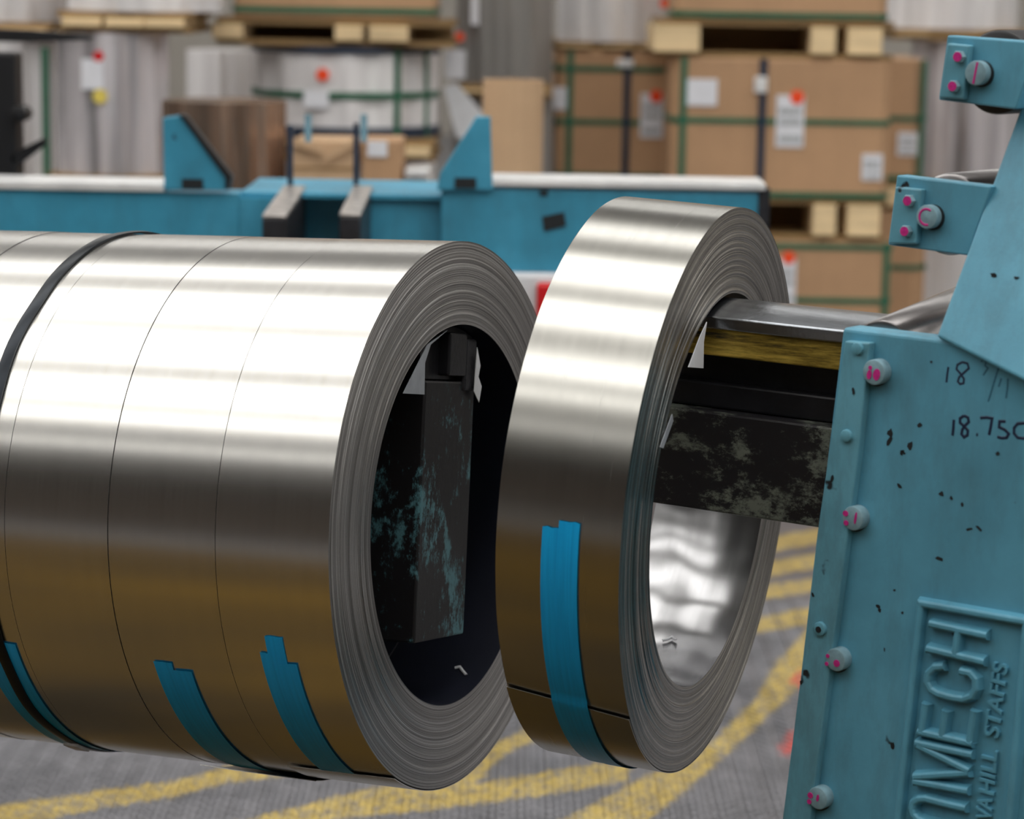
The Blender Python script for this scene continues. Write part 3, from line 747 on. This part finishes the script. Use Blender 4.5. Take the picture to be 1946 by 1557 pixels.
# ------------------------------------------------------------------ blue cradle frame behind the coils
YF = 5.5
def fbox(px0, py0, px1, py1, Y, dep, grow=0.0):
    """upright box whose front face covers that patch of the view at distance Y"""
    a = at((px0 + px1) / 2, py0, Y); b = at((px0 + px1) / 2, py1, Y); l = at(px0, (py0 + py1) / 2, Y); r = at(px1, (py0 + py1) / 2, Y)
    return boxg(l.x - grow, r.x + grow, Y - grow, Y + dep + grow, b.z - grow, a.z + grow)
def fprism(pix, Y, dep):
    return prismg([at(*p, Y) for p in pix], Vector((0, 0, 0)), Vector((0, dep, 0)))
frm = empty('cradle_frame', Vector((at(700, 450, YF).x, YF, 0)), 'long blue steel cradle frame with two pointed brackets behind the coils', 'frame')
obj('beam', *fbox(-160, 362, 455, 520, YF, .10), M_BLUE_FAR, frm, bevel=.004)
obj('beam', *fbox(838, 362, 1455, 520, YF, .10), M_BLUE_FAR, frm, bevel=.004)
obj('recessed_beam', *fbox(455, 374, 838, 520, YF + .22, .08), M_BLUE_FAR, frm, bevel=.004)
a = at(455, 366, YF); b = at(838, 366, YF)
obj('shelf', *boxg(a.x, b.x, YF + .02, YF + .42, a.z - .012, a.z), M_BLUE_FAR, frm, bevel=.002)
obj('side_web', *boxg(a.x, a.x + .1, YF, YF + .22, at(455, 520, YF).z, a.z - .012), M_BLUE_FAR, frm)
l0 = at(690, 440, YF); obj('side_web', *boxg(l0.x, b.x, YF + .04, YF + .22, at(700, 520, YF).z, a.z - .012), M_BLUE_FAR, frm)
r1 = fbox(-160, 344, 312, 361, YF - .01, .16); obj('rail', *r1, M_RAIL, frm, bevel=.003)
r2 = fbox(934, 343, 1455, 358, YF - .01, .16); obj('rail', *r2, M_RAIL, frm, bevel=.003)
for pix, hole, edge in (([(309, 224), (345, 219), (437, 335), (432, 362), (312, 362)], (346, 340, 386, 359), [(340, 217), (352, 220), (440, 335), (436, 360), (428, 360), (428, 338)]),
                        ([(905, 222), (932, 222), (936, 362), (830, 362), (836, 330)], (864, 338, 905, 358), None)):
    br = obj('pointed_bracket', *fprism(pix[::-1], YF - .015, .03), M_BLUE_FAR, frm, bevel=.003)
    obj('slot', *fbox(*hole, YF - .018, .02), M_CHIP_SHADE, br)
    if edge: obj('black_edge_strip', *fprism(edge[::-1], YF - .02, .045), M_BLACK, br)
obj('slot', *fprism([(1030, 412), (1072, 403), (1076, 430), (1034, 440)][::-1], YF - .003, .02), M_CHIP_SHADE, frm)
obj('bolt_hole', *fprism([(1025, 362), (1042, 362), (1040, 372), (1028, 373)][::-1], YF - .003, .02), M_CHIP_SHADE, frm)
obj('beam_end_shade', *fbox(1440, 359, 1462, 470, YF - .004, .13), M_IRON, frm)  # dark strip stands for the shade at the beam's end
for px, py, px2, w in ((496, 408, 560, .052), (640, 405, 690, .046)):
    p = at(px + 25, py, YF - .35); q = at(px2, 352, YF + .12)
    z1 = p.z; V = [Vector((p.x - w / 2, p.y, z1)), Vector((p.x + w / 2, p.y, z1)), Vector((q.x + w / 2, q.y, q.z)), Vector((q.x - w / 2, q.y, q.z))]
    obj('guide_bar', *prismg(V, Vector((0, 0, -.16)), Vector((0, 0, -.008))), M_IRON, frm, bevel=.004)
    obj('bar_top', *prismg(V, Vector((0, 0, -.008)), Vector((0, 0, 0))), M_GALV, frm, bevel=.003)
for px, pt, pb in ((551, 238, 365), (676, 234, 365)):
    obj('guide_post', *fbox(px - 5, pt, px + 5, pb, YF + .12, .025), M_NAVY, frm, bevel=.003)
for px in (585, 691):
    obj('pale_pin', *fbox(px - 6, 218, px + 6, 270, YF + .35, .02), M_PALE, frm)
for px in (-120, 1090):
    obj('leg', *(lambda l: boxg(l.x - .07, l.x + .07, YF + .02, YF + .1, 0, at(px, 500, YF).z))(at(px, 480, YF)), M_BLUE_FAR, frm)
# white panel with a red plate hung below the beam
wp = obj('white_panel', *fbox(900, 521, 1180, 900, YF - .03, .05), M_PANEL, frm, bevel=.01); wp['label'] = 'white panel hanging below the blue beam'
rp = obj('red_plate', *fbox(1019, 540, 1130, 640, YF - .05, .03), M_RED, wp, bevel=.008); rp['label'] = 'red plate with rounded corners'
# ------------------------------------------------------------------ stored goods
def octagon(x0, x1, y0, y1, c): return [Vector(p) for p in ((x0 + c, y0, 0), (x1 - c, y0, 0), (x1, y0 + c, 0), (x1, y1 - c, 0), (x1 - c, y1, 0), (x0 + c, y1, 0), (x0, y1 - c, 0), (x0, y0 + c, 0))]
def zs(px, py, Y): return at(px, py, Y).z
def tagpaper(parent, x0, y0, x1, y1, Y, dotpos=None, prt=True, tilt=0, name='label'):
    g = fbox(x0, y0, x1, y1, Y - .006, .004); o = obj(name, *g, M_LABEL, parent)
    if prt:
        hgt = y1 - y0
        for f in (.25, .45, .78): obj('print_line', *fbox(x0 + 5, y0 + hgt * f, x1 - 5, y0 + hgt * (f + .12), Y - .0075, .003), M_PRINT, o)
    if dotpos: sticker(parent, *dotpos, Y - .009)
    return o
def sticker(parent, px, py, r, Y, mat=None):
    p = at(px, py, Y); rr = r * Y / F
    return obj('round_sticker', *cylg((p.x, Y - .001, p.z), (p.x, Y + .004, p.z), rr, 20), mat or M_ORANGE, parent)
def carton(px0, px1, pt, pb, Y, dep, ch, label, mat=None, hs=(), vs=(), name='wrapped_carton', cat='carton', vmat=None, group=None):
    """cardboard-wrapped coil: chamfered upright carton; hs / vs: strap pixel heights / columns"""
    l = at(px0, (pt + pb) / 2, Y).x; r = at(px1, (pt + pb) / 2, Y).x; z1 = zs((px0 + px1) / 2, pt, Y); z0 = zs((px0 + px1) / 2, pb, Y)
    root = empty(name, Vector(((l + r) / 2, Y + dep / 2, z0)), label, cat, group)
    P = octagon(l - ch, r + ch, Y, Y + dep, ch)
    obj('cardboard_wrap', *prismg(P[::-1], Vector((0, 0, z1)), Vector((0, 0, z0))), mat or M_CARD, root, bevel=.008)
    for py in hs:
        z = zs((px0 + px1) / 2, py, Y); Q = octagon(l - ch - .004, r + ch + .004, Y - .004, Y + dep + .004, ch)
        obj('strap', *prismg(Q[::-1], Vector((0, 0, z + .011)), Vector((0, 0, z - .011))), M_GREEN, root)
    for px, w, m in vs:
        x = at(px, (pt + pb) / 2, Y).x
        obj('strap', *boxg(x - w, x + w, Y - .008, Y - .002, z0, z1), m, root)
    return root, z0, z1
def pallet(px0, px1, zt, zb, Y, dep, label, blocks=(), group='pallets between the stored coils'):
    l = at(px0, 60, Y).x; r = at(px1, 60, Y).x; h = zt - zb
    root = empty('pallet', Vector(((l + r) / 2, Y + dep / 2, zb)), label, 'pallet')
    nb = 5
    for i in range(nb):
        y0 = Y + .01 + (dep - .12) * i / (nb - 1)
        obj('deck_board', *boxg(l, r, y0, y0 + .1, zt - .022, zt), M_WOODD, root)
    bl = [(at(p, 60, Y).x, at(q, 60, Y).x - at(p, 60, Y).x) for p, q in blocks] or [(l + .02, .13), ((l + r) / 2 - .06, .13), (r - .15, .13)]
    for b, bw in bl:
        for y0 in (Y - .02, Y + dep / 2 - .06, Y + dep - .12):
            obj('block', *boxg(b, b + bw, y0, y0 + .12, zb + .02, zt - .022), M_WOOD, root, bevel=.003)
    obj('stringer', *boxg(l + .01, r - .01, Y + dep / 2 + .065, Y + dep / 2 + .085, zb + .02, zt - .022), M_WOODD, root)
    for y0 in (Y, Y + dep / 2 - .05, Y + dep - .1):
        obj('runner', *boxg(l, r, y0 + .01, y0 + .1, zb, zb + .02), M_WOODD, root)
    return root
def wrapped(px0, px1, pt, pb, Y, label, mat, straps=(), name='wrapped_coil', n=40, ztop=None, zbot=None, bands=()):
    l = at(px0, (pt + pb) / 2, Y); r = at(px1, (pt + pb) / 2, Y); rad = (r.x - l.x) / 2; cx = (l.x + r.x) / 2; cy = Y + rad
    z1 = zs((px0 + px1) / 2, pt, Y) if ztop is None else ztop; z0 = zs((px0 + px1) / 2, pb, Y) if zbot is None else zbot
    root = empty(name, Vector((cx, cy, z0)), label, 'wrapped coil')
    rnd = random.Random(int(px0) + 3); V = []; Fc = []; wv = [(rnd.randint(3, 19), rnd.uniform(0, 6), rnd.uniform(.002, .006)) for _ in range(6)]
    m = 96; rows = 7
    for j in range(rows):
        z = z0 + (z1 - z0) * j / (rows - 1)
        for k in range(m):
            a = 2 * math.pi * k / m; q = rad + sum(e * math.sin(f * a + p + j * .25) for f, p, e in wv)
            V.append((cx + math.cos(a) * q, cy + math.sin(a) * q, z))
    for j in range(rows - 1):
        for k in range(m): Fc.append([j * m + k, j * m + (k + 1) % m, (j + 1) * m + (k + 1) % m, (j + 1) * m + k])
    Fc.append(list(range(m - 1, -1, -1))); Fc.append(list(range((rows - 1) * m, rows * m)))
    obj('film_wrap', V, Fc, mat, root, smooth='auto')
    for py in straps:
        z = zs((px0 + px1) / 2, py, Y); obj('strap', *cylg((cx, cy, z - .012), (cx, cy, z + .012), rad + .012, 64), M_GREEN, root)
    for p0, p1, bm in bands:
        za = zs((px0 + px1) / 2, p1, Y); zb = zs((px0 + px1) / 2, p0, Y); obj('edge_band', *cylg((cx, cy, za), (cx, cy, zb), rad + .014, 64), bm, root, smooth='auto')
    return root, cx, cy, rad, z0, z1

# right-hand cardboard stack (distance 9 m): three cartons, pallets between
Y = 9.0
m1, z0, z1 = carton(1290, 1676, 112, 376, Y, .48, .03, 'large brown strapped carton in the right stack, white label and tall tag with orange dot', hs=(231, 370), vs=((1297, .012, M_GREEN), (1447, .014, M_NAVY)))
tagpaper(m1, 1300, 150, 1363, 201, Y, prt=False); tagpaper(m1, 1475, 181, 1528, 280, Y, (1515, 185, 13)); tagpaper(m1, 1638, 293, 1677, 343, Y)
obj('strap_buckle', *fbox(1434, 146, 1458, 176, Y - .015, .01), M_RAIL, m1, bevel=.003)
mt, a0, a1 = carton(1300, 1676, -170, 39, Y, .48, .03, 'brown carton at the top picture edge above the large carton', hs=(29,))
pa = pallet(1250, 1700, a0, z1, Y, .5, 'pine pallet on top of the large brown carton', blocks=[(1243,1330), (1541,1588), (1611,1676)])
zt = z0; zb = zs(1480, 456, Y)
pallet(1290, 1700, zt, zb, Y, .5, 'pine pallet under the large brown carton', blocks=[(1420,1470), (1558,1602), (1624,1687)])
m3, b0, b1 = carton(1300, 1676, 457, 740, Y, .48, .03, 'lower brown carton with an orange dot beside the single coil', hs=(468, 570), vs=((1680, .012, M_GREEN),))
tagpaper(m3, 1470, 492, 1512, 580, Y, (1499, 490, 12))
pallet(1290, 1700, b0, 0.0, Y, .5, 'pallet on the floor under the lower brown carton')
# carton seen past its right corner
Y = 9.92
m4, c0, c1 = carton(1600, 1735, 112, 345, Y, .7, .06, 'narrow brown carton with small label behind the large carton', hs=(225, 338), vs=((1752, .012, M_GREEN),))
tagpaper(m4, 1706, 252, 1743, 296, Y); 
m5, d0, d1 = carton(1600, 1735, 400, 620, Y, .7, .06, 'narrow brown carton below, with a green strap', hs=(508,))
pallet(1590, 1745, c0, d1, Y, .7, 'pallet between the two narrow brown cartons'); pallet(1590, 1745, d0, 0, Y, .7, 'pallet on the floor under the narrow brown carton')
# left of it, the second cardboard stack
Y = 9.6
n1, z0, z1 = carton(1062, 1330, 98, 345, Y, .8, .02, 'brown carton left of the large one, tilted tag with orange dot', hs=(132, 233, 335), vs=((1082, .012, M_GREEN), (1190, .014, M_NAVY)))
tagpaper(n1, 1217, 178, 1260, 262, Y, (1247, 183, 12)); tagpaper(n1, 1051, 166, 1081, 208, Y, prt=False)
obj('strap_buckle', *fbox(1172, 114, 1204, 128, Y - .015, .01), M_RAIL, n1, bevel=.003)
n2, e0, e1 = carton(1062, 1330, 420, 640, Y, .8, .02, 'brown carton low down behind the blue frame and single coil', hs=(500,))
pallet(1052, 1330, z0, e1, Y, .8, 'pallet under the carton with the tilted tag'); pallet(1052, 1330, e0, 0, Y, .8, 'pallet on the floor under the carton behind the blue frame')
pallet(1052, 1290, zs(1150, 80, Y), z1, Y, .8, 'pallet on top of the carton with the tilted tag')
w1 = wrapped(1062, 1268, -160, 80, Y, 'white film-wrapped coil at the top, right of the grey one', M_FILMW)
sticker(w1[0], 1264, 6, 10, Y + .02)
# cardboard tube
Y = 7.4
p = at(974, 250, Y); rt = (at(1033, 250, Y).x - at(916, 250, Y).x) / 2; zt = zs(974, 154, Y)
ct = empty('cardboard_tube', Vector((p.x, Y + rt, 0)), 'plain upright cardboard tube beside the right pointed bracket', 'tube')
V, Fc = cylg((p.x, Y + rt, 0), (p.x, Y + rt, zt), rt, 48, caps=False); Vi, Fi = cylg((p.x, Y + rt, 0), (p.x, Y + rt, zt), rt - .012, 48, caps=False)
n = len(V); Fi = [f[::-1] for f in Fi]; rim = [[48 + k, 48 + (k + 1) % 48, n + 48 + (k + 1) % 48, n + 48 + k] for k in range(48)]
V2, F2 = join((V, Fc), (Vi, Fi)); obj('tube_wall', V2, F2 + rim, M_CARD2, ct, smooth='auto')
# grey wrapped coil behind the tube, white sheets on it
Y = 9.3
w2 = wrapped(868, 1050, -160, 160, Y, 'tall grey film-wrapped coil behind the cardboard tube', M_FILMG)
tagpaper(w2[0], 895, -20, 955, 48, Y + .02, prt=False); tagpaper(w2[0], 846, 95, 884, 150, Y + .02, (873, 70, 9), prt=False)
w3 = wrapped(862, 1046, 186, 520, Y + .02, 'dark grey wrapped coil under the tall grey one', M_FILMG)
pallet(860, 1050, w2[4], w3[5], Y, .36, 'thin pallet between the two grey wrapped coils'); pallet(860, 1050, w3[4], 0, Y, .36, 'pallet on the floor under the dark grey wrapped coil')
pp = [(843, 165), (868, 158), (918, 216), (905, 262), (868, 262)]
g = fprism(pp[::-1], 8.9, .02); sh = obj('paper_sheet', *g, M_PAPER); props(sh, 'loose white sheet hanging beside the cardboard tube', 'paper')
# white drum-like wrapped coil with dark edge bands
Y = 8.6
w4 = wrapped(466, 824, 88, 264, Y, 'wide white wrapped coil with dark metal edge rings, orange dot on it', M_FILMW, straps=(182,), bands=((88, 102, M_NAVY), (243, 264, M_NAVY)))
for px in (754, 806):
    x = at(px, 180, Y); d = x.x - w4[1]; yy = w4[2] - math.sqrt(max(0, w4[3] ** 2 - d * d))
    obj('strap', *boxg(x.x - .01, x.x + .01, yy - .025, yy, w4[4], w4[5]), M_GREEN, w4[0])
sticker(w4[0], 613, 142, 12, Y - .01); tagpaper(w4[0], 577, 172, 624, 205, Y - .008, prt=False)
zt = w4[5]; zb_ = zs(640, 36, Y)
pallet(410, 862, zb_, zt, Y, .66, 'pine pallet on top of the wide white wrapped coil', blocks=[(404,462), (637,690), (702,776)])
g1, _, _ = carton(450, 820, -170, 35, Y, .66, .01, 'brown carton at the top picture edge over the white wrapped coil', hs=(20,))
w5 = wrapped(480, 820, 305, 560, Y + .02, 'white wrapped coil hidden low behind the blue frame', M_FILMW)
pallet(460, 830, w4[4], w5[5], Y, .66, 'pallet under the wide white wrapped coil'); pallet(460, 830, w5[4], 0, Y, .66, 'pallet on the floor below the white wrapped coils')
# small cartons in front of it
Y = 7.2
def small_carton(px0, px1, pt, Y, label, torn=False):
    g = fbox(px0, pt, px1, 350, Y, .28); l = g[0][0].x; r = g[0][1].x; zt = g[0][4].z; z0 = zt - .2
    root = empty('small_carton', Vector(((l + r) / 2, Y + .14, z0)), label, 'carton')
    obj('carton_body', *boxg(l, r, Y, Y + .28, z0, zt), M_CARD2 if torn else M_CARD, root, bevel=.004)
    if torn:
        m = (l + r) / 2
        obj('flap', *prismg([Vector((l, Y - .02, zt + .012)), Vector((l, Y - .02, zt - .012)), Vector((m, Y - .03, zt - .035)), Vector((m, Y - .03, zt - .02))], Vector((0, 0, 0)), Vector((0, .01, 0))), M_CARD2, root)
        obj('flap', *prismg([Vector((m, Y - .03, zt - .045)), Vector((m, Y - .03, zt - .06)), Vector((r, Y - .02, zt - .01)), Vector((r, Y - .02, zt + .015))][::-1], Vector((0, .01, 0)), Vector((0, 0, 0))), M_CARD2, root)
        obj('tape_line', *boxg(l, r, Y - .003, Y, zt - .085, zt - .078), M_WOODD, root)
    return root, z0
s1, zc = small_carton(556, 676, 268, Y, 'small torn-open carton between the two dark posts', True)
s2, _ = small_carton(688, 762, 268, Y, 'small brown carton with white label right of the dark posts')
tagpaper(s2, 698, 268, 736, 298, Y, prt=False)
# bench carrying the small cartons and the brown coil
l = at(290, 350, Y).x; r = at(860, 350, Y).x
bn = empty('bench', Vector(((l + r) / 2, Y + .35, 0)), 'low dark steel bench behind the blue frame carrying small cartons', 'bench')
obj('bench_top', *boxg(l, r, Y - .08, Y + .75, zc - .03, zc), M_IRON, bn)
for x in (l + .03, r - .07):
    for y in (Y - .04, Y + .65): obj('leg', *boxg(x, x + .04, y, y + .04, 0, zc - .03), M_IRON, bn)
zr = wrapped(296, 530, 196, 360, Y, 'shiny bare steel coil, brown reflection put into its colour, behind the left pointed bracket', M_BROWN_REFL, zbot=zc)
# flat steel offcut on bench
p = at(785, 330, Y); of = obj('steel_tray', *join(boxg(at(770, 330, Y).x, at(815, 330, Y).x, Y, Y + .2, p.z - .01, p.z + .012), boxg(at(776, 330, Y).x, at(806, 330, Y).x, Y + .02, Y + .18, zc, p.z - .01)), M_RAIL, bevel=.004); props(of, 'bright flat steel tray on the bench left of the right bracket', 'tray')
p = at(508, 336, Y - .05); ds = obj('black_reel', *cylg((p.x, Y - .03, zc), (p.x, Y - .03, zc + .035), .045, 28, rim=.005), M_BLACK); props(ds, 'small flat black reel in front of the bare coil coloured with a brown reflection', 'reel')
# silver wrapped coil on the left
Y = 8.2
w6 = wrapped(92, 302, 62, 332, Y, 'silver film-wrapped coil at left with a red dot and yellow sticker', M_FILM)
sticker(w6[0], 187, 107, 10, Y - .01, M_RED); sticker(w6[0], 190, 183, 14, Y - .01, M_YEL)
tagpaper(w6[0], 155, 112, 196, 170, Y - .004, prt=False)
pallet(85, 310, w6[4], w6[4] - .12, Y, .4, 'pallet under the silver wrapped coil')
w7 = wrapped(92, 302, 420, 800, Y, 'silver wrapped coil low behind the coil stack', M_FILM, ztop=w6[4] - .12, zbot=0.0)
w8 = wrapped(100, 404, -170, 22, Y, 'white film-wrapped coil at the top left picture edge', M_FILMW)
pallet(108, 362, w8[4], w6[5], Y, .6, 'dark pallet above the silver wrapped coil')
w9 = wrapped(-120, 88, 74, 345, 8.6, 'pale wrapped coil with print behind the black machine part', M_FILMW, zbot=0.0)
obj('strap', *fbox(80, 90, 93, 345, 8.3, .02), M_GREEN, w9[0])
wA = wrapped(-160, 95, -170, 52, 8.6, 'white wrapped coil in the top left corner', M_FILMW, zbot=w9[5] + .06)
pallet(-130, 100, wA[4], w9[5], 8.6, .36, 'pallet between the pale coils in the left corner')
wB = wrapped(352, 476, 96, 600, 9.6, 'pale grey wrapped coil between the silver and the wide white one', M_FILMW, zbot=0.0)
# black machine part in the left corner
Y = 6.2
bk = empty('lift_truck_mast', Vector((at(10, 300, Y).x, Y, 0)), 'black machine upright with arms cut by the left picture edge', 'machine')
gq = fbox(-60, 100, 30, 345, Y, .1); obj('upright', *boxg(gq[0][0].x, gq[0][1].x, Y, Y + .1, 0, gq[0][4].z), M_BLACK, bk, bevel=.006)
obj('arm', *fprism([(-60, 54), (60, 58), (168, 68), (172, 76), (60, 80), (-60, 78)][::-1], Y, .06), M_BLACK, bk)
obj('mast', *fbox(-60, 50, -20, 110, Y + .01, .08), M_BLACK, bk)
p = at(40, 216, Y); obj('knob', *cylg((p.x, Y - .04, p.z), (p.x, Y + .05, p.z), .02, 24, rim=.003), M_BLACK, bk, smooth='auto')
obj('lever', *fprism([(20, 300), (30, 288), (84, 262), (88, 274), (30, 318)][::-1], Y, .02), M_BLACK, bk)
# right corner wrapped coils
Y = 10.75
wC = wrapped(1700, 1960, -170, 56, Y, 'white wrapped coil in the top right corner', M_FILMW)
wD = wrapped(1748, 1960, 78, 345, Y, 'silver wrapped coil behind the roller brackets', M_FILM)
wE = wrapped(1725, 1960, 420, 700, Y, 'white wrapped coil low behind the roller stand', M_FILMW, zbot=.12)
pallet(1700, 1965, wC[4], wD[5], Y, .5, 'dark pallet between the two right corner coils'); pallet(1700, 1965, wD[4], wE[5], Y, .5, 'pallet below the silver coil behind the roller brackets'); pallet(1700, 1965, .12, 0, Y, .5, 'pallet on the floor behind the roller stand')
